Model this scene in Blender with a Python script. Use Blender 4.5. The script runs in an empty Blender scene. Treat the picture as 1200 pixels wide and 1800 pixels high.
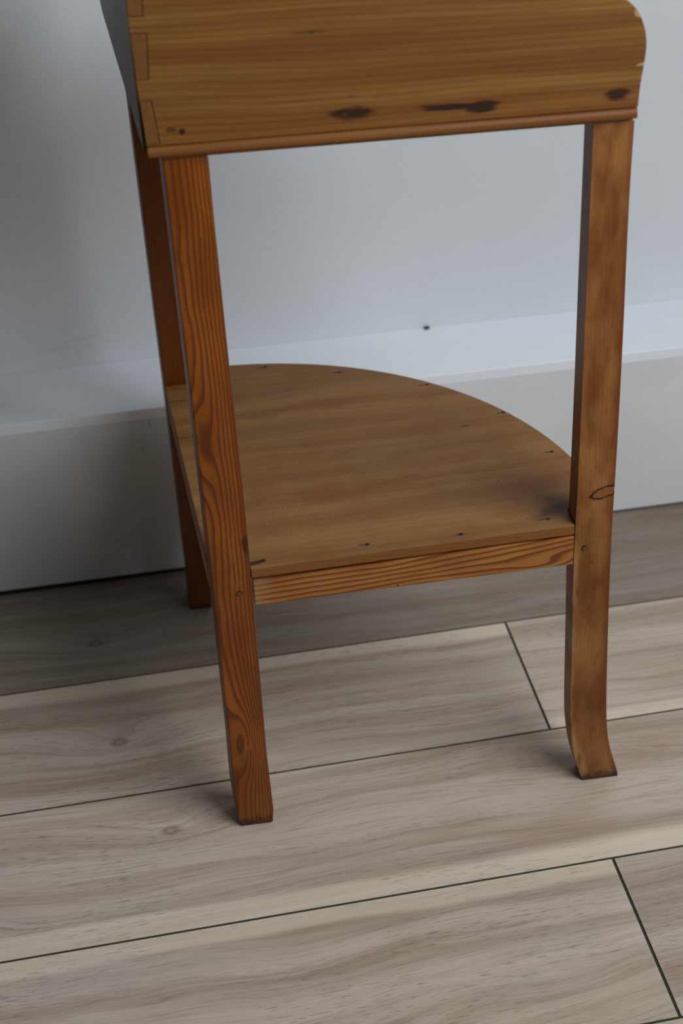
import bpy, bmesh, math, random
from mathutils import Matrix, Vector, noise as mnoise

scene = bpy.context.scene
C = scene.collection
random.seed(7)

# ------------------------------------------------------------------ camera
cam_data = bpy.data.cameras.new('camera')
cam = bpy.data.objects.new('camera', cam_data)
C.objects.link(cam)
right = Vector((0.98034426, -0.19581878, -0.02408611))
up = Vector((0.1271237, 0.5335834, 0.83613894))
fwd = Vector((0.15087976, 0.82276592, -0.54798863))
m = Matrix((right, up, -fwd)).transposed().to_4x4()
m.translation = Vector((-0.03127901, -1.24602846, 1.22436168))
cam.matrix_world = m
cam_data.sensor_fit = 'AUTO'
cam_data.sensor_width = 36.0
cam_data.lens = 2761.5913 * 36.0 / 1800.0
cam_data.shift_x = -117.487 / 1800.0
cam_data.shift_y = -22.206 / 1800.0
cam_data.clip_start = 0.05
cam_data.dof.use_dof = True
cam_data.dof.focus_distance = 1.56
cam_data.dof.aperture_fstop = 5.0
scene.camera = cam

# ------------------------------------------------------------------ light
world = bpy.data.worlds.new('room_ambient')
scene.world = world
world.use_nodes = True
wb = world.node_tree.nodes['Background']
wb.inputs['Color'].default_value = (1.0, 0.94, 0.88, 1)
wb.inputs['Strength'].default_value = 0.012

def area_light(name, loc, target, sx, sy, power, col):
    ld = bpy.data.lights.new(name, 'AREA')
    ld.shape = 'RECTANGLE'
    ld.size, ld.size_y = sx, sy
    ld.energy = power
    ld.color = col
    o = bpy.data.objects.new(name, ld)
    C.objects.link(o)
    o.location = loc
    d = Vector(target) - Vector(loc)
    o.rotation_euler = d.to_track_quat('-Z', 'Y').to_euler()
    return o

area_light('window_daylight', (1.2, -1.2, 1.75), (0.0, -0.65, 1.2), 1.6, 1.4, 51, (0.86, 0.93, 1.0))

vs = scene.view_settings
vs.view_transform = 'Standard'
vs.look = 'None'
vs.exposure = 0.0
vs.gamma = 1.0
vs.use_curve_mapping = False

# ------------------------------------------------------------------ node helper
class V:
    """a scalar socket with arithmetic"""
    def __init__(s, g, sock): s.g, s.s = g, sock
    def __add__(a, b): return a.g.m('ADD', a, b)
    __radd__ = __add__
    def __sub__(a, b): return a.g.m('SUBTRACT', a, b)
    def __rsub__(a, b): return a.g.m('SUBTRACT', b, a)
    def __mul__(a, b): return a.g.m('MULTIPLY', a, b)
    __rmul__ = __mul__
    def __truediv__(a, b): return a.g.m('DIVIDE', a, b)
    def __neg__(a): return a.g.m('MULTIPLY', a, -1.0)

def lin(c):
    return tuple(((x / 255) / 12.92 if x / 255 <= 0.04045 else ((x / 255 + 0.055) / 1.055) ** 2.4) for x in c) + (1.0,)

class G:
    def __init__(s, name):
        s.mat = bpy.data.materials.new(name)
        s.mat.use_nodes = True
        s.nt = s.mat.node_tree
        s.bsdf = s.nt.nodes['Principled BSDF']
        tc = s.nt.nodes.new('ShaderNodeTexCoord')
        sep = s.nt.nodes.new('ShaderNodeSeparateXYZ')
        s.nt.links.new(tc.outputs['Object'], sep.inputs[0])
        s.x, s.y, s.z = [V(s, sep.outputs[i]) for i in range(3)]
    def put(s, inp, v):
        if isinstance(v, V): s.nt.links.new(v.s, inp)
        else: inp.default_value = v
    def m(s, op, a, b=0.0, c=None):
        n = s.nt.nodes.new('ShaderNodeMath'); n.operation = op
        s.put(n.inputs[0], a); s.put(n.inputs[1], b)
        if c is not None: s.put(n.inputs[2], c)
        return V(s, n.outputs[0])
    def vec(s, x, y, z=0.0):
        n = s.nt.nodes.new('ShaderNodeCombineXYZ')
        for i, v in enumerate((x, y, z)): s.put(n.inputs[i], v)
        return V(s, n.outputs[0])
    def noise(s, x, y, z=0.0, detail=2.0, rough=0.5):
        n = s.nt.nodes.new('ShaderNodeTexNoise')
        n.inputs['Scale'].default_value = 1.0
        n.inputs['Detail'].default_value = detail
        n.inputs['Roughness'].default_value = rough
        s.put(n.inputs['Vector'], s.vec(x, y, z))
        return V(s, n.outputs['Fac'])
    def vor(s, x, y, z=0.0):
        n = s.nt.nodes.new('ShaderNodeTexVoronoi')
        n.inputs['Scale'].default_value = 1.0
        s.put(n.inputs['Vector'], s.vec(x, y, z))
        return V(s, n.outputs['Distance'])
    def step(s, v, lo, hi, a=0.0, b=1.0):
        n = s.nt.nodes.new('ShaderNodeMapRange'); n.interpolation_type = 'SMOOTHSTEP'
        s.put(n.inputs[0], v)
        if lo <= hi:
            n.inputs[1].default_value, n.inputs[2].default_value = lo, hi
            n.inputs[3].default_value, n.inputs[4].default_value = a, b
        else:
            n.inputs[1].default_value, n.inputs[2].default_value = hi, lo
            n.inputs[3].default_value, n.inputs[4].default_value = b, a
        return V(s, n.outputs[0])
    def mix(s, f, a, b):
        n = s.nt.nodes.new('ShaderNodeMix'); n.data_type = 'RGBA'
        s.put(n.inputs[0], f); s.put(n.inputs[6], a); s.put(n.inputs[7], b)
        return V(s, n.outputs[2])
    def mul(s, f, a, b):
        n = s.nt.nodes.new('ShaderNodeMix'); n.data_type = 'RGBA'; n.blend_type = 'MULTIPLY'
        s.put(n.inputs[0], f); s.put(n.inputs[6], a); s.put(n.inputs[7], b)
        return V(s, n.outputs[2])
    def ell(s, a, b, a0, b0, ra, rb, rot=0.0):
        """elliptic distance, 1 on the outline"""
        c, q = math.cos(rot), math.sin(rot)
        da, db = a - a0, b - b0
        e1 = (da * c + db * q) / ra
        e2 = (db * c - da * q) / rb
        return s.m('SQRT', e1 * e1 + e2 * e2)
    def gauss(s, a, b, a0, b0, ra, rb, rot=0.0):
        d = s.ell(a, b, a0, b0, ra, rb, rot)
        return s.m('EXPONENT', -(d * d))
    def attr(s, name):
        n = s.nt.nodes.new('ShaderNodeAttribute'); n.attribute_type = 'OBJECT'; n.attribute_name = name
        return V(s, n.outputs['Fac'])
    def ring(s, h):
        """late-wood line: slow rise, quick fall"""
        f = s.m('FRACT', h)
        return s.step(f, 0.35, 0.86) * s.step(f, 1.0, 0.90)
    def finish(s, col, rough=0.5, bump=None, bstr=0.1, bdist=0.001, spec=0.5, gain=None):
        if gain: col = s.mul(1.0, col, tuple(gain) + (1.0,))
        s.put(s.bsdf.inputs['Base Color'], col)
        s.put(s.bsdf.inputs['Roughness'], rough)
        s.bsdf.inputs['Specular IOR Level'].default_value = spec
        if bump is not None:
            n = s.nt.nodes.new('ShaderNodeBump')
            n.inputs['Strength'].default_value = bstr
            n.inputs['Distance'].default_value = bdist
            s.put(n.inputs['Height'], bump)
            s.nt.links.new(n.outputs[0], s.bsdf.inputs['Normal'])
        return s.mat

# ------------------------------------------------------------------ materials
def mat_wall():
    g = G('painted_wall')
    n = g.noise(g.x * 160, g.y * 160, g.z * 160, 3)
    b = g.noise(g.x * 3, g.y * 3, g.z * 3, 3)
    col = g.mix(g.step(b, .35, .7), lin((216, 218, 219)), lin((224, 225, 226)))
    sc = g.noise(g.x * 30, g.z * 110, 4.0, 3)
    msk = g.gauss(g.x, g.z, -0.125, 0.287, 0.05, 0.012) * g.step(sc, .42, .62)
    sc2 = g.noise(g.x * 160, g.z * 25, 9.0, 2)
    msk2 = g.gauss(g.x, g.z, -0.128, 0.272, 0.018, 0.014) * g.step(sc2, .5, .65)
    col = g.mix(g.m('MINIMUM', msk * .22 + msk2 * .18, .3), col, lin((150, 154, 162)))
    return g.finish(col, 0.55, n, 0.15, 0.002, 0.3)

def mat_plinth():
    g = G('painted_plinth')
    n = g.noise(g.x * 220, g.y * 220, g.z * 220, 3)
    b = g.noise(g.x * 5, g.y * 5, g.z * 7, 4)
    col = g.mix(g.step(b, .35, .7), lin((222, 220, 219)), lin((229, 229, 229)))
    d = g.m('MAXIMUM', g.step(g.ell(g.x, g.z, -0.042, 0.233, .0016, .009, .15), 1.2, .6),
            g.step(g.ell(g.x, g.z, -0.055, 0.195, .0025, .0035), 1.2, .5))
    col = g.mix(d * .35, col, lin((120, 105, 95)))
    return g.finish(col, 0.42, n, 0.2, 0.0015, 0.4)

def mat_plank():
    g = G('oak_look_floor_plank')
    sd = g.attr('seed')
    u, v = g.x + sd * 3.7, g.y
    k = g.gauss(g.x, g.y, g.attr('knot_u'), g.attr('knot_v'), .085, .030) * g.attr('knot_amp')
    w1 = g.noise(u * 2.0, v * 6.0, sd * 11.0, 2)
    w2 = g.noise(u * 7.0, v * 20.0, sd * 5.0, 2)
    h = v + (w1 - .5) * .085 + (w2 - .5) * .012 + k
    a = g.noise(h * 34, u * .9, sd * 3, 3, .55)
    b = g.noise(h * 120, u * 2.5, sd * 7, 3, .6)
    f = g.noise(h * 460, u * 14, sd * 2, 3, .65)
    cloud = g.noise(u * 3.2, v * 9, sd * 13, 3)
    col = g.mix(g.step(a, .30, .68), lin((170, 151, 133)), lin((201, 187, 171)))
    col = g.mix(g.step(b, .56, .75) * .42, col, lin((140, 126, 114)))
    col = g.mix(g.step(b, .46, .28) * .40, col, lin((214, 203, 190)))
    col = g.mix(g.step(cloud, .52, .72) * .5, col, lin((164, 141, 119)))
    col = g.mix(g.step(cloud, .45, .28) * .35, col, lin((178, 172, 168)))
    col = g.mix(g.step(f, .53, .72) * .42, col, lin((120, 105, 92)))
    col = g.mix(g.step(f, .46, .30) * .22, col, lin((222, 213, 203)))
    # pale sapwood along an edge
    en = (g.noise(u * 2.5, sd * 4, 0, 2) - .5) * .03
    hi = g.m('SUBTRACT', .104, v) + en
    lo = v + .104 + en
    pm = g.m('MAXIMUM', g.step(hi - g.attr('pale_hi'), .006, -.004), g.step(lo - g.attr('pale_lo'), .006, -.004))
    col = g.mix(pm * .65, col, g.mix(b, lin((238, 226, 206)), lin((214, 199, 177))))
    # knot eye
    ke = g.ell(g.x, g.y, g.attr('knot_u'), g.attr('knot_v'), .011, .007)
    kon = g.step(g.m('ABSOLUTE', g.attr('knot_amp')), 0.001, .01)
    col = g.mix(g.step(ke, 1.4, .5) * kon * .6, col, lin((120, 92, 72)))
    col = g.mix(g.step(ke, .5, .2) * kon * .6, col, lin((190, 175, 160)))
    # short dark pores
    p = g.noise(u * 60, v * 800, sd, 1)
    pz = g.noise(u * 5, v * 18, sd * 9, 2)
    pores = g.step(p, .61, .70) * g.step(pz, .36, .60)
    col = g.mix(pores * .50, col, lin((98, 88, 80)))
    bump = f * .5 - pores * .8
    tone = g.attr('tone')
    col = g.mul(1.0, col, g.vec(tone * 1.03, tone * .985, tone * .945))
    return g.finish(col, .40 + .1 * a, bump, .25, .0006, .45)

def mat_plain(name, rgb, rough=.6, scale=300, amt=.25, spec=.3):
    g = G(name)
    n = g.noise(g.x * scale, g.y * scale, g.z * scale, 3)
    col = g.mix(n * amt * 2, lin(rgb), lin(tuple(c * .6 for c in rgb)))
    return g.finish(col, rough, n, .2, .0005, spec)

def dirt_foot(g, col, z, across):
    n = g.noise(across * 120, z * 160, 3.0, 3)
    return g.mix(g.step(z + (n - .5) * .020, .017, .001) * .85, col, lin((42, 32, 24)))

def mat_corner_leg():
    g = G('orange_pine_corner_leg')
    x, y, z = g.x, g.y, g.z
    w = g.noise(z * 5.5, x * 14, y * 14, 2)
    w2 = g.noise(z * 20, x * 50, y * 50, 2)
    xn = x / .038
    # rings crowd toward the right-hand arris
    base = g.m('POWER', g.m('MAXIMUM', xn + .35, .02), 2.0) * 4.6
    h = base + (w - .5) * 3.4 + (w2 - .5) * .5 + y * 60
    h = h + g.gauss(z, x, .122, .018, .050, .013) * -2.9 + .42
    h = h + g.gauss(z, x, .48, .004, .05, .012) * 2.4
    r = g.ring(h)
    fib = g.noise(z * 14, x * 900, y * 900, 2)
    bl = g.noise(z * 9, x * 25, y * 25, 3)
    col = g.mix(g.step(bl, .3, .72), lin((146, 88, 36)), lin((184, 122, 58)))
    col = g.mix(r * (.45 + .5 * bl), col, lin((88, 44, 16)))
    col = g.mix(g.step(fib, .5, .8) * .22, col, lin((104, 54, 22)))
    col = g.mix(g.step(x, .034, .0385) * .5, col, lin((96, 42, 16)))
    # rubbed pale streaks and small dark bruises
    sc = g.noise(z * 30, x * 260, 2.0, 2)
    col = g.mix(g.gauss(z, x, .335, .026, .03, .006) * g.step(sc, .45, .7) * .5, col, lin((196, 170, 140)))
    col = g.mix(g.gauss(z, x, .10, .021, .02, .003) * g.step(sc, .5, .62) * .7, col, lin((215, 195, 170)))
    col = g.mix(g.step(g.ell(z, x, .365, .037, .014, .0035) + (sc - .5) * 1.5, 1.1, .5) * .75, col, lin((48, 26, 14)))
    col = dirt_foot(g, col, z, x)
    return g.finish(col, .34 + .12 * bl, fib - r * .4, .15, .0004, .35, (.68, .46, .19))

def mat_right_leg():
    g = G('honey_pine_leg')
    x, y, z = g.x, g.y, g.z
    w = g.noise(z * 6, x * 20, y * 20, 2)
    h = x * 260 + (w - .5) * 5 + y * 120
    r = g.ring(h)
    fib = g.noise(z * 22, x * 1100, y * 1100, 2)
    bl = g.noise(z * 13, x * 38, y * 38, 3)
    bl2 = g.noise(z * 30 + 5.0, x * 60, y * 60, 3)
    col = g.mix(g.step(bl, .3, .7), lin((152, 98, 46)), lin((204, 160, 106)))
    col = g.mix(g.step(bl2, .48, .74) * .5, col, lin((140, 78, 30)))
    col = g.mix(g.step(bl2, .46, .26) * .3, col, lin((206, 166, 116)))
    col = g.mix(r * .14, col, lin((120, 68, 28)))
    col = g.mix(g.step(fib, .5, .75) * .22, col, lin((122, 76, 36)))
    e = g.noise(z * 10, 3.0, 1.0, 2)
    bend = g.m('POWER', g.step(z, .14, 0.0), 2.0) * .022          # the arris follows the swept foot
    xx = x - bend
    col = g.mix(g.step(xx + (e - .5) * .010, .3915, .402) * .7, col, lin((148, 80, 30)))
    lw = g.noise(z * 24, x * 80, 7.0, 3)
    col = g.mix(g.step(xx + (lw - .5) * .020, .3705, .3645) * g.step(z, .335, .30) * g.step(lw, .36, .58) * .6, col, lin((226, 204, 174)))
    # knot with a split outline
    kn = g.noise(x * 300, z * 300, 1.0, 2)
    d = g.ell(x, z, .3905, .3815, .0135, .0058, .32) + (kn - .5) * .60
    col = g.mix(g.step(d, 1.5, 1.05) * .30, col, lin((120, 74, 36)))
    col = g.mix(g.step(d, 1.0, .95) * .8, col, lin((190, 132, 72)))
    line = g.step(g.m('ABSOLUTE', d - 1.0), .20, .09)
    crk = g.step(g.m('ABSOLUTE', x - .3888 + (kn - .5) * .003), .0005, .0002) * g.step(d, 1.0, .9) * g.step(z, .381, .3825)
    col = g.mix(g.m('MAXIMUM', line, crk) * .9, col, lin((34, 20, 12)))
    sp = g.step(g.ell(x, z, .381, .2985, .0012, .0012), 1.2, .6)
    col = g.mix(sp * .6, col, lin((70, 42, 20)))
    col = dirt_foot(g, col, z, x)
    return g.finish(col, .42 + .1 * bl, fib - line, .15, .0005, .35, (.53, .37, .22))

def mat_rear_leg():
    g = G('amber_pine_leg')
    x, y, z = g.x, g.y, g.z
    w = g.noise(z * 5, x * 18, y * 18, 2)
    r = g.ring(x * 220 + (w - .5) * 5 + y * 80)
    bl = g.noise(z * 10, x * 30, y * 30, 3)
    col = g.mix(g.step(bl, .3, .7), lin((150, 88, 32)), lin((176, 112, 48)))
    col = g.mix(r * .2, col, lin((110, 58, 20)))
    col = dirt_foot(g, col, z, x)
    return g.finish(col, .36 + .1 * bl, r, .08, .0004, .35, (.40, .28, .12))

def mat_board():
    g = G('golden_pine_board')
    x, y, z = g.x, g.y, g.z
    w = g.noise(x * 3.0, z * 10, y * 10, 2)
    h = z * 190 + (w - .5) * 3.2 + x * 2.5
    r = g.ring(h)
    band = g.noise(x * 1.8, (z + (w - .5) * .02) * 60, 2.0, 3)
    fib = g.noise(x * 16, z * 800, y * 800, 2)
    bl = g.noise(x * 11, z * 22, 1.0, 3)
    col = g.mix(g.step(band, .32, .68), lin((152, 96, 42)), lin((182, 130, 68)))
    col = g.mix(r * .34, col, lin((122, 66, 22)))
    col = g.mix(g.step(fib, .48, .72) * .3, col, lin((112, 64, 26)))
    f2 = g.noise(x * 4, z * 330, 4.0, 2)
    col = g.mix(g.step(f2, .55, .72) * .3, col, lin((124, 68, 24)))
    col = g.mix(g.step(bl, .5, .75) * .35, col, lin((150, 84, 30)))
    low = g.step(z, .796, .772)
    col = g.mix(low * .35, col, lin((160, 88, 34)))
    ragged = g.noise(x * 40, z * 260, 3.0, 3) - .5
    dark = lin((46, 26, 16))
    def blot(a0, b0, ra, rb, rot=0.0, rag=1.3, s=.92, lo=.55):
        return g.step(g.ell(x, z, a0, b0, ra, rb, rot) + ragged * rag, 1.1, lo) * s
    ms = [blot(.157, .7857, .0205, .0060), blot(.2400, .7848, .030, .0036, -.03, 1.4), blot(.2665, .7832, .0185, .0056, 0.05, 1.2),
          blot(.3810, .7838, .0125, .0056, 0, 1.1), blot(.0191, .7822, .0032, .0030, 0, .8), blot(.0105, .7842, .0052, .0026, 0, 1.0, .6),
          blot(.122, .8545, .016, .0012, 0, 1.5, .5), blot(.1575, .8000, .004, .0012, 0, 1.0, .35), blot(.128, .8545, .0035, .0018, 0, .8, .6)]
    mm = ms[0]
    for q in ms[1:]: mm = g.m('MAXIMUM', mm, q)
    halo = g.m('MAXIMUM', g.gauss(x, z, .157, .7857, .035, .010), g.gauss(x, z, .255, .784, .05, .010))
    col = g.mix(halo * .25, col, lin((130, 72, 26)))
    col = g.mix(mm, col, dark)
    col = g.mix(g.step(g.ell(x, z, .152, .7855, .0035, .0026) + ragged, 1.1, .4) * .5, col, lin((120, 74, 40)))
    # chipped pale spots at the right-hand end
    cn = g.noise(x * 200, z * 200, 6.0, 2)
    chip = g.m('MAXIMUM', g.step(g.ell(x, z, .4005, .8080, .0055, .0018, .2) + (cn - .5) * 1.2, 1.0, .7), g.step(g.ell(x, z, .3945, .8500, .0045, .0022, -.9) + (cn - .5) * 1.2, 1.0, .7))
    col = g.mix(chip * .8, col, lin((222, 196, 156)))
    return g.finish(col, .44 + .1 * bl, fib - mm, .12, .0004, .35, (.58, .54, .42))

def mat_side_board():
    g = G('worn_pine_side_board')
    x, y, z = g.x, g.y, g.z
    w = g.noise(y * 4, z * 14, x * 14, 2)
    r = g.ring(z * 120 + (w - .5) * 4)
    fib = g.noise(y * 18, z * 500, x * 500, 2)
    col = g.mix(g.step(w, .3, .7), lin((132, 92, 56)), lin((156, 114, 72)))
    col = g.mix(r * .3, col, lin((98, 62, 34)))
    return g.finish(col, .42, fib, .12, .0004, .32, (.28, .27, .26))

def mat_end_grain():
    g = G('pine_end_grain')
    x, y, z = g.x, g.y, g.z
    n = g.noise(x * 160, z * 90, y * 90, 3)
    r = g.ring(x * 320 + z * 90 + (n - .5) * 2)
    col = g.mix(n, lin((140, 90, 42)), lin((168, 118, 62)))
    col = g.mix(r * .2, col, lin((104, 60, 26)))
    return g.finish(col, .55, n, .2, .0004, .35, (.55, .5, .4))

NAILS = [(.0894, .3908), (.1728, .3577), (.267, .305), (.3385, .225), (.3713, .1351),
         (.156, .0143), (.2492, .0103), (.3388, .0163), (.0530, .0112)]

def mat_shelf():
    g = G('dusty_brown_pine_shelf')
    x, y, z = g.x, g.y, g.z
    w = g.noise(x * 3, y * 9, 1.0, 2)
    h = y * 110 + (w - .5) * 4.5 + x * 3
    r = g.ring(h)
    band = g.noise(x * 1.6, (y + (w - .5) * .05) * 34, 5.0, 3)
    fib = g.noise(x * 14, y * 700, 2.0, 2)
    bl = g.noise(x * 7, y * 13, 8.0, 4, .6)
    col = g.mix(g.step(band, .3, .7), lin((136, 101, 62)), lin((158, 124, 82)))
    col = g.mix(r * .10, col, lin((104, 66, 34)))
    col = g.mix(g.step(fib, .5, .8) * .16, col, lin((96, 68, 40)))
    col = g.mix(g.step(bl, .48, .68) * .55, col, lin((128, 82, 42)))
    col = g.mix(g.step(bl, .46, .30) * .5, col, lin((140, 124, 92)))
    gr = g.noise(x * 22, y * 90, 6.0, 4, .65)
    col = g.mix(g.step(gr, .55, .72) * .35, col, lin((92, 66, 42)))
    # sides of the board keep their orange varnish
    e = g.noise(x * 30, z * 300, 2.0, 2)
    nrm = g.nt.nodes.new('ShaderNodeNewGeometry')
    sp = g.nt.nodes.new('ShaderNodeSeparateXYZ'); g.nt.links.new(nrm.outputs['True Normal'], sp.inputs[0])
    side = g.step(V(g, sp.outputs[2]), .75, .45)
    er = g.ring(z * 420 + x * 3 + (e - .5) * 1.5)
    col = g.mix(side * .85, col, g.mix(er * .6, lin((142, 96, 52)), lin((96, 58, 26))))
    # ring stains by the legs, nail stains, cracks
    n2 = g.noise(x * 60, y * 160, 4.0, 3) - .5
    mm = g.step(g.ell(x, y, .350, .030, .030, .011, .35) + n2 * .9, 1.3, .2) * .75
    mm = g.m('MAXIMUM', mm, g.step(g.ell(x, y, .046, .009, .016, .0035, .1) + n2 * 1.6, 1.1, .5) * .9)
    for (a, b, ra) in ((.0894, .3908, .009), (.1728, .3577, .011), (.267, .305, .010), (.3385, .225, .007), (.3713, .1351, .009), (.3388, .0163, .012), (.156, .0143, .009), (.2492, .0103, .006), (.294, .208, .006)):
        mm = g.m('MAXIMUM', mm, g.step(g.ell(x, y, a - ra * .3, b, ra, .0022) + n2 * 1.2, 1.1, .3) * .62)
    top = g.step(side, .5, .2)
    col = g.mix(mm * top, col, lin((40, 28, 20)))
    ck = g.m('MAXIMUM', g.step(g.m('ABSOLUTE', y - .3365 + n2 * .002), .0011, .0004) * g.step(x, .02, -.002),
             g.step(g.m('ABSOLUTE', y - .2560 + n2 * .002), .0009, .0003) * g.step(x, .02, .004))
    col = g.mix(ck * .85, col, lin((30, 20, 14)))
    # crumbs of white dust
    vd = g.vor(x * 330, y * 330)
    dn = g.noise(x * 900, y * 900, 1.0, 0)
    reg = g.m('MAXIMUM', g.gauss(x, y, .315, .075, .045, .035), g.gauss(x, y, .10, .08, .07, .06) * .75)
    spk = g.step(vd, .20, .10) * g.step(g.noise(x * 330 + 9.0, y * 330, 3.0, 0), .58, .64) * g.step(reg, .35, .6)
    col = g.mix(spk * top * .8, col, lin((228, 222, 210)))
    return g.finish(col, .46 + .12 * bl, fib * .5 - mm, .15, .0004, .35, (.92, .74, .48))

def mat_rail():
    g = G('striped_pine_rail')
    x, y, z = g.x, g.y, g.z
    w = g.noise(x * 7, z * 22, y * 22, 2)
    h = (z - .3) * 165 - x * 6.0 - g.m('POWER', g.m('MAXIMUM', x - .16, 0.0) / .2, 2.0) * 2.2 + (w - .5) * 2.0 + y * 60
    h = h + g.gauss(x, z, .335, .302, .05, .010) * 2.0
    f = g.m('FRACT', h)
    r = g.step(f, .30, .86) * g.step(f, 1.0, .93)
    fib = g.noise(x * 18, z * 900, y * 900, 2)
    bl = g.noise(x * 12, z * 40, 1.0, 2)
    col = g.mix(g.step(bl, .3, .7), lin((176, 118, 60)), lin((200, 146, 86)))
    col = g.mix(r * .85, col, lin((112, 56, 20)))
    col = g.mix(g.step(fib, .5, .8) * .2, col, lin((140, 84, 40)))
    col = g.mix(g.step(x + (bl - .5) * .03, .062, .042) * .35, col, lin((196, 168, 136)))
    ch = g.step(g.ell(x, z, .183, .2965, .0012, .004), 1.2, .5)
    col = g.mix(ch * .8, col, lin((50, 28, 14)))
    return g.finish(col, .45, fib - r * .3, .15, .0004, .35, (.74, .60, .42))

M_wall, M_plinth, M_plank = mat_wall(), mat_plinth(), mat_plank()
M_ledge = mat_plain('gloss_white_ledge', (244, 246, 249), .35, 60, .02, .5)
M_sub = mat_plain('joint_filler', (58, 60, 48), .8, 200)
M_dark = mat_plain('old_iron', (36, 30, 26), .6, 900)
def mat_peg():
    g = G('peg_wood')
    rr = g.m('SQRT', g.x * g.x + g.z * g.z)
    n = g.noise(g.x * 700, g.z * 200, 1.0, 2)
    col = g.mix(n, lin((112, 74, 38)), lin((84, 52, 26)))
    return g.finish(g.mix(g.step(rr, .0021, .0027), col, lin((28, 16, 9))), .55)
M_peg = mat_peg()
M_crumb = mat_plain('grey_grit', (62, 62, 60), .8, 500)
M_cleg, M_rleg, M_bleg = mat_corner_leg(), mat_right_leg(), mat_rear_leg()
M_board, M_sideb, M_end = mat_board(), mat_side_board(), mat_end_grain()
M_shelf, M_rail = mat_shelf(), mat_rail()

# ------------------------------------------------------------------ mesh helpers
def obj(name, me, mat, parent=None):
    o = bpy.data.objects.new(name, me)
    C.objects.link(o)
    if mat and not me.materials: me.materials.append(mat)
    if parent: o.parent = parent
    return o

def to_mesh(name, bm, smooth=False):
    bmesh.ops.recalc_face_normals(bm, faces=bm.faces)
    me = bpy.data.meshes.new(name)
    bm.to_mesh(me); bm.free()
    if smooth:
        for f in me.polygons: f.use_smooth = True
    return me

def prism(outline, lo, hi, axis, bevel=0.0, seg=2, fn=None):
    """outline: 2D points; extruded along axis (0,1,2) from lo to hi"""
    bm = bmesh.new()
    def P(a, b, c):
        return ((c, a, b), (a, c, b), (a, b, c))[axis]
    v0 = [bm.verts.new(P(a, b, lo)) for a, b in outline]
    v1 = [bm.verts.new(P(a, b, hi)) for a, b in outline]
    f0 = bm.faces.new(v0); f1 = bm.faces.new(v1)
    n = len(outline)
    for i in range(n):
        bm.faces.new((v0[i], v0[(i + 1) % n], v1[(i + 1) % n], v1[i]))
    bmesh.ops.recalc_face_normals(bm, faces=bm.faces)
    if bevel:
        es = [e for e in bm.edges if e.calc_face_angle(0) > math.radians(25)]
        bmesh.ops.bevel(bm, geom=es, offset=bevel, segments=seg, profile=.5, affect='EDGES', clamp_overlap=True)
    if fn:
        for v in bm.verts: v.co = Vector(fn(v.co))
    return bm

def spline(pts, n):
    """Catmull-Rom through 2D points"""
    out = []
    P = [pts[0]] + list(pts) + [pts[-1]]
    for i in range(1, len(P) - 2):
        p0, p1, p2, p3 = [Vector(q) for q in P[i - 1:i + 3]]
        for k in range(n):
            t = k / n
            out.append(tuple(.5 * ((2 * p1) + (p2 - p0) * t + (2 * p0 - 5 * p1 + 4 * p2 - p3) * t * t + (3 * p1 - p0 - 3 * p2 + p3) * t ** 3)))
    out.append(tuple(pts[-1]))
    return out

def disc(name, r, h, axis, seg=14):
    bm = bmesh.new()
    bmesh.ops.create_cone(bm, cap_ends=True, segments=seg, radius1=r, radius2=r * .9, depth=h)
    if axis == 1: bmesh.ops.rotate(bm, cent=(0, 0, 0), matrix=Matrix.Rotation(math.pi / 2, 3, 'X'), verts=bm.verts)
    return to_mesh(name, bm)

# ------------------------------------------------------------------ setting
PHI_F = math.radians(0.2322)      # run of the floor planks
PHI_W = math.radians(-0.1833)     # run of the wall
D3, PW = -0.13237, 0.208373
D0, LEDGE, HB = 0.49077, 0.13554, 0.25246

# wall
bm = prism([(-2.2, 0.0), (2.6, 0.0), (2.6, 2.5), (-2.2, 2.5)], D0 + LEDGE, D0 + LEDGE + .1, 1)
w = obj('wall_back', to_mesh('wall_back', bm), M_wall)
w.rotation_euler.z = PHI_W; w['kind'] = 'structure'
w['label'] = 'white painted wall behind the pine stand'
# boxed-in skirting with a deep ledge
bm = prism([(D0, .006), (D0 + LEDGE, .006), (D0 + LEDGE, HB - .016), (D0, HB - .016)], -2.2, 2.6, 0)
b = obj('baseboard_back', to_mesh('baseboard_back', bm), M_plinth)
b.rotation_euler.z = PHI_W; b['kind'] = 'structure'
b['label'] = 'deep white boxed skirting with a flat ledge along the wall'
bm = prism([(D0 - .0001, HB - .016), (D0 + LEDGE, HB - .016), (D0 + LEDGE, HB), (D0 - .0001, HB)], -2.2, 2.6, 0, .0014, 2)
obj('ledge_board', to_mesh('ledge_board', bm), M_ledge, b)
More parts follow.
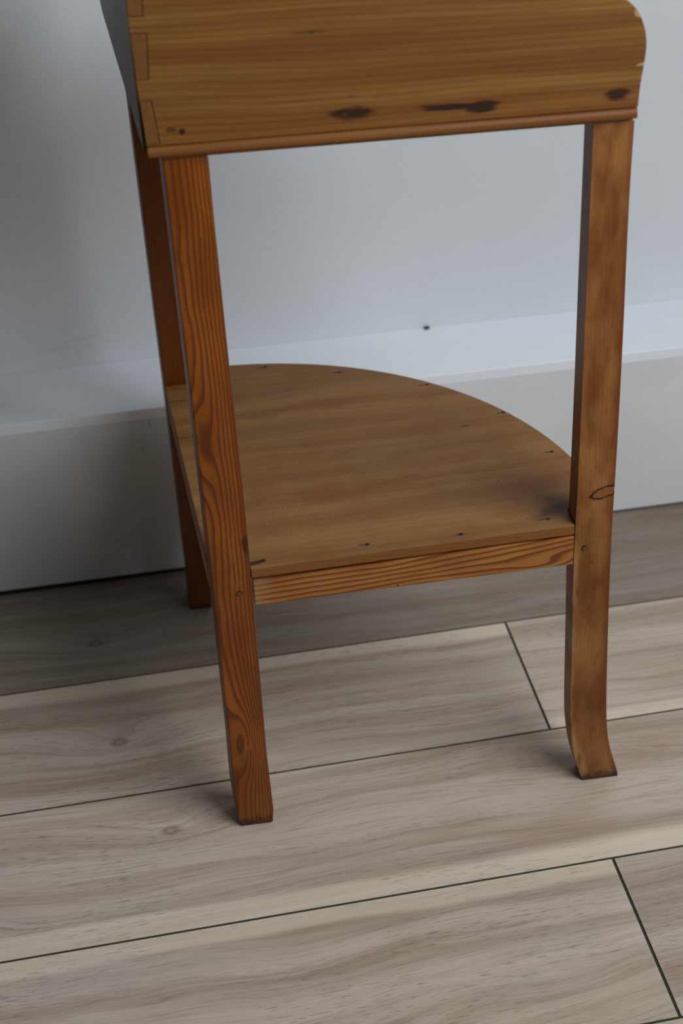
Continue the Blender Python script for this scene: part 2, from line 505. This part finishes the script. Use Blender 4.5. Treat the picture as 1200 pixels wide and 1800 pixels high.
# floor
bm = prism([(-2.2, -1.75), (2.6, -1.75), (2.6, .70), (-2.2, .70)], -.06, -.0012, 2)
fl = obj('floor', to_mesh('floor', bm), M_sub)
fl.rotation_euler.z = PHI_F; fl['kind'] = 'structure'
fl['label'] = 'greyish oak plank floor with dark joints'
PL, GAP = 1.22, .0030
bm = prism([(GAP / 2, -PW / 2 + GAP / 2), (PL - GAP / 2, -PW / 2 + GAP / 2), (PL - GAP / 2, PW / 2 - GAP / 2), (GAP / 2, PW / 2 - GAP / 2)], -.0012, 0.0, 2, .0004, 2)
plank_me = to_mesh('plank', bm)
plank_me.materials.append(M_plank)
ROW = {2: -.52, 1: .3708, 0: -.44, -1: .3795, -2: -.10, -3: .20, -4: -.5, -5: .05, -6: .4, -7: -.2}
SPEC = {  # (row, index): attributes seen in the photograph
    (1, -1): dict(pale_hi=.022, knot_u=-.1197 - .3708 + PL, knot_v=.1668 - D3 - 1.5 * PW, knot_amp=.030, tone=.97, seed=.31),
    (1, 0): dict(pale_lo=.018, tone=1.02, seed=.73),
    (0, 0): dict(pale_lo=.026, knot_u=-.0722 + .44, knot_v=.0113 - D3 - .5 * PW, knot_amp=.034, tone=1.0, seed=.17),
    (-1, -1): dict(pale_hi=.022, tone=1.0, seed=.52),
    (-1, 0): dict(tone=.86, seed=.91),
    (2, 0): dict(knot_u=-.14 + .52, knot_v=.36 - D3 - 2.5 * PW, knot_amp=.04, tone=.58, seed=.44),  # browner plank; its low tone also paints in the shade along the skirting
}
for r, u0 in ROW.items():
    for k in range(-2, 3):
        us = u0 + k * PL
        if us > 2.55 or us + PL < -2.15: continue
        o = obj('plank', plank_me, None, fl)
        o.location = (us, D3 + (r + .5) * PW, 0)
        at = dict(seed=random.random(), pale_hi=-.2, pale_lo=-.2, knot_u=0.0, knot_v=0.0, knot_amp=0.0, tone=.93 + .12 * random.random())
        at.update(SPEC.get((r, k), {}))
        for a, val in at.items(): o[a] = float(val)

# ------------------------------------------------------------------ the corner stand
BETA = math.radians(-1.8801)
stand = bpy.data.objects.new('corner_washstand', None)
C.objects.link(stand)
stand.rotation_euler.z = BETA
stand['label'] = 'old honey-coloured pine corner stand with three legs and quarter-round lower shelf'
stand['category'] = 'corner stand'
SK = .0785                         # the left side runs out of square
TOP = .757

def shelf_z(x, y): return .3377 + .0246 * x + .0195 * y

# corner leg
LW = .0388
cl = [(.0032, 0.0), (LW - .0012, 0.0), (LW + .0008, .018), (LW - .0005, .10), (LW + .0008, .26), (LW + .0016, .40), (LW + .0002, .55), (LW - .0006, .70), (LW - .0004, TOP),
      (.0004, TOP), (.0010, .61), (.0018, .48), (.0020, .34), (.0013, .21), (.0006, .11), (-.0008, .045), (.0004, .016)]
bm = prism(cl, 0.0, .036, 1, .0018, 2, lambda c: (c.x - SK * max(c.y, 0), c.y, c.z))
leg_c = obj('leg', to_mesh('corner_leg', bm), M_cleg, stand)
# right leg with swept foot
R = [(.3998, TOP), (.3991, .68), (.4005, .5465), (.4009, .43), (.4004, .357), (.4008, .2876), (.4022, .2146), (.4042, .1377), (.4068, .0813), (.4114, .0475), (.4184, .0211), (.4228, .0040), (.4226, 0.0)]
Lf = [(.3842, 0.0), (.3824, .0020), (.3766, .020), (.3705, .0463), (.3660, .088), (.3647, .144), (.3636, .22), (.3625, .28), (.3624, .33), (.3631, .395), (.3635, .49), (.3634, .6), (.3637, TOP)]
outl = spline(R, 4) + spline(Lf, 4)
bm = prism(outl, 0.0, .028, 1, .0016, 2)
leg_r = obj('leg', to_mesh('right_leg', bm), M_rleg, stand)
# rear leg, swept foot pointing away
F = [(.375, TOP), (.375, .5), (.375, .3), (.3755, .22), (.3768, .15), (.3790, .088), (.3840, .0463), (.3915, .020), (.4005, 0.0)]
Bk = [(.4380, 0.0), (.4300, .0211), (.4235, .0475), (.4190, .0813), (.4160, .1377), (.413, .22), (.412, .3), (.412, .5), (.412, TOP)]
bm = prism(spline(F, 3) + spline(Bk, 3), 0.0, .027, 0, .0016, 2, lambda c: (c.x - SK * c.y, c.y, c.z))
leg_b = obj('leg', to_mesh('rear_leg', bm), M_bleg, stand)

# shelf: quarter disc notched round the legs
CX, CY, SR = .0138, .0180, .3890
def arc(cx, cy, r, y0, x1, n):
    a0 = math.asin((y0 - cy) / r); a1 = math.acos((x1 - cx) / r)
    return [(cx + r * math.cos(a0 + (a1 - a0) * i / n), cy + r * math.sin(a0 + (a1 - a0) * i / n)) for i in range(n + 1)]
sh = [(.0400, -.0004), (.3618, -.0004), (.3618, .0288)]
sh += arc(CX, CY, SR, .0288, -SK * .375 + .0278, 40)
sh += [(-SK * .375 + .0278, .3742), (-SK * .3742 + .0008, .3742), (-SK * .0368 + .0008, .0368), (.0372, .0368)]
TH = .0112
bm = prism(sh, -TH, 0.0, 2, .0010, 2, lambda c: (c.x, c.y, c.z + shelf_z(c.x, c.y)))
shelf = obj('shelf', to_mesh('shelf', bm), M_shelf, stand)
nail_me = disc('nail', .0021, .0012, 2)
nail_me.materials.append(M_dark)
for (x, y) in NAILS:
    o = obj('nail', nail_me, None, shelf)
    o.location = (x, y, shelf_z(x, y) - .0003)
# rails
rl = [(.0412, .2946), (.3618, .2988), (.3618, .3326), (.2, .3286), (.0412, .3244)]
bm = prism(rl, .0002, .022, 1, .0005, 2)
rail_f = obj('rail', to_mesh('front_rail', bm), M_rail, stand)
bm = prism([(.0372, .2950), (.3742, .3000), (.3742, .3330), (.0372, .3266)], .0012, .022, 0, .0008, 2, lambda c: (c.x - SK * c.y, c.y, c.z))
rail_l = obj('rail', to_mesh('left_rail', bm), M_rleg, stand)
# pegs
peg_me = disc('peg', .0031, .0016, 1)
peg_me.materials.append(M_peg)
o = obj('peg', peg_me, None, leg_c); o.location = (.0271, -.0002, .3112)
o = obj('peg', peg_me, None, leg_r); o.location = (.3729, -.0002, .3175)

# top panel carrying the upstand boards
tp = [(.0, .0), (.398, .0)] + arc(.012, .016, .384, .03, -SK * .40, 40)
bm = prism(tp, TOP + .0001, TOP + .016, 2, .001, 2)
obj('top_panel', to_mesh('top_panel', bm), M_shelf, stand)

# front upstand with dovetails cut into its left end
FY, BY = -.008, .0115
Z0 = .7722
tails = [(.7735, .8090, .0000, -.0030), (.8268, .8627, -.0032, -.0006), (.8765, .9140, -.0018, -.0002)]
xl = lambda z: -.0102 - .0031 * min(max((z - .76) / .08, 0), 1)
end = spline([(.3996, Z0), (.4006, .790), (.4024, .805), (.4036, .816), (.4036, .828), (.4009, .840), (.3944, .8529), (.3835, .8619), (.355, .872), (.30, .892), (.2, .918), (.1, .932), (-.0125, .936)], 4)
pts = list(end)
for (z0, z1, xa, xb) in reversed(tails):
    pts += [(xl(z1), z1 + .0006), (xb + .0006, z1 + .0006), (xa + .0006, z0 - .0006), (xl(z0), z0 - .0006)]
pts.append((xl(Z0), Z0))
bm = prism(pts, FY, BY, 1, .0006, 1)
board = obj('upstand_board', to_mesh('front_upstand', bm), M_board, stand)
# side upstand
def bz(y): return TOP + .0005
sy = [(BY + .0005, .7605), (.425, .7605), (.447, .766), (.461, .782), (.470, .802), (.474, .818), (.472, .836), (.464, .850), (.450, .860), (.42, .872), (.36, .892), (.2, .922), (BY + .0005, .936)]
bm = prism(sy, -.0128, .005, 0, .0010, 2, lambda c: (c.x - SK * c.y, c.y, c.z))
side = obj('upstand_board', to_mesh('side_upstand', bm), M_sideb, stand)
for (z0, z1, xa, xb) in tails:
    bm = prism([(xl(z0) + .0002, z0), (xa, z0), (xb, z1), (xl(z1) + .0002, z1)], FY - .0003, BY + .0004, 1, .0004, 1)
    obj('dovetail', to_mesh('dovetail', bm), M_end, side)
# bead run along the foot of the front upstand
prof = [(BY, .7612), (BY, .7716)]
prof += [(FY + .0022, .7720), (FY + .0022, .7704)]
for i in range(9):
    a = math.pi / 2 - math.pi * i / 8
    prof.append((FY + .0022 - .0032 * math.cos(a), .7658 + .0046 * math.sin(a)))
bm = prism(prof, -.0100, .3993, 0, .0)
obj('bead_moulding', to_mesh('bead_moulding', bm), M_board, board)

# ------------------------------------------------------------------ crumb on the ledge
bm = bmesh.new()
bmesh.ops.create_icosphere(bm, subdivisions=2, radius=1.0)
for v in bm.verts:
    n = 1 + .35 * mnoise.noise(v.co * 1.7 + Vector((3, 1, 5)))
    v.co = Vector((v.co.x * .0042, v.co.y * .0030, max(v.co.z, -.55) * .0024)) * n
zmin = min(v.co.z for v in bm.verts)
for v in bm.verts: v.co.z -= zmin
cr = obj('crumb', to_mesh('crumb', bm, True), M_crumb)
cr.rotation_euler.z = PHI_W + .3
cu, cv = .341, D0 + LEDGE - .0052
cr.location = (cu * math.cos(PHI_W) - cv * math.sin(PHI_W), cu * math.sin(PHI_W) + cv * math.cos(PHI_W), HB)
cr['label'] = 'tiny dark crumb lying on the white ledge against the wall'
cr['category'] = 'debris'
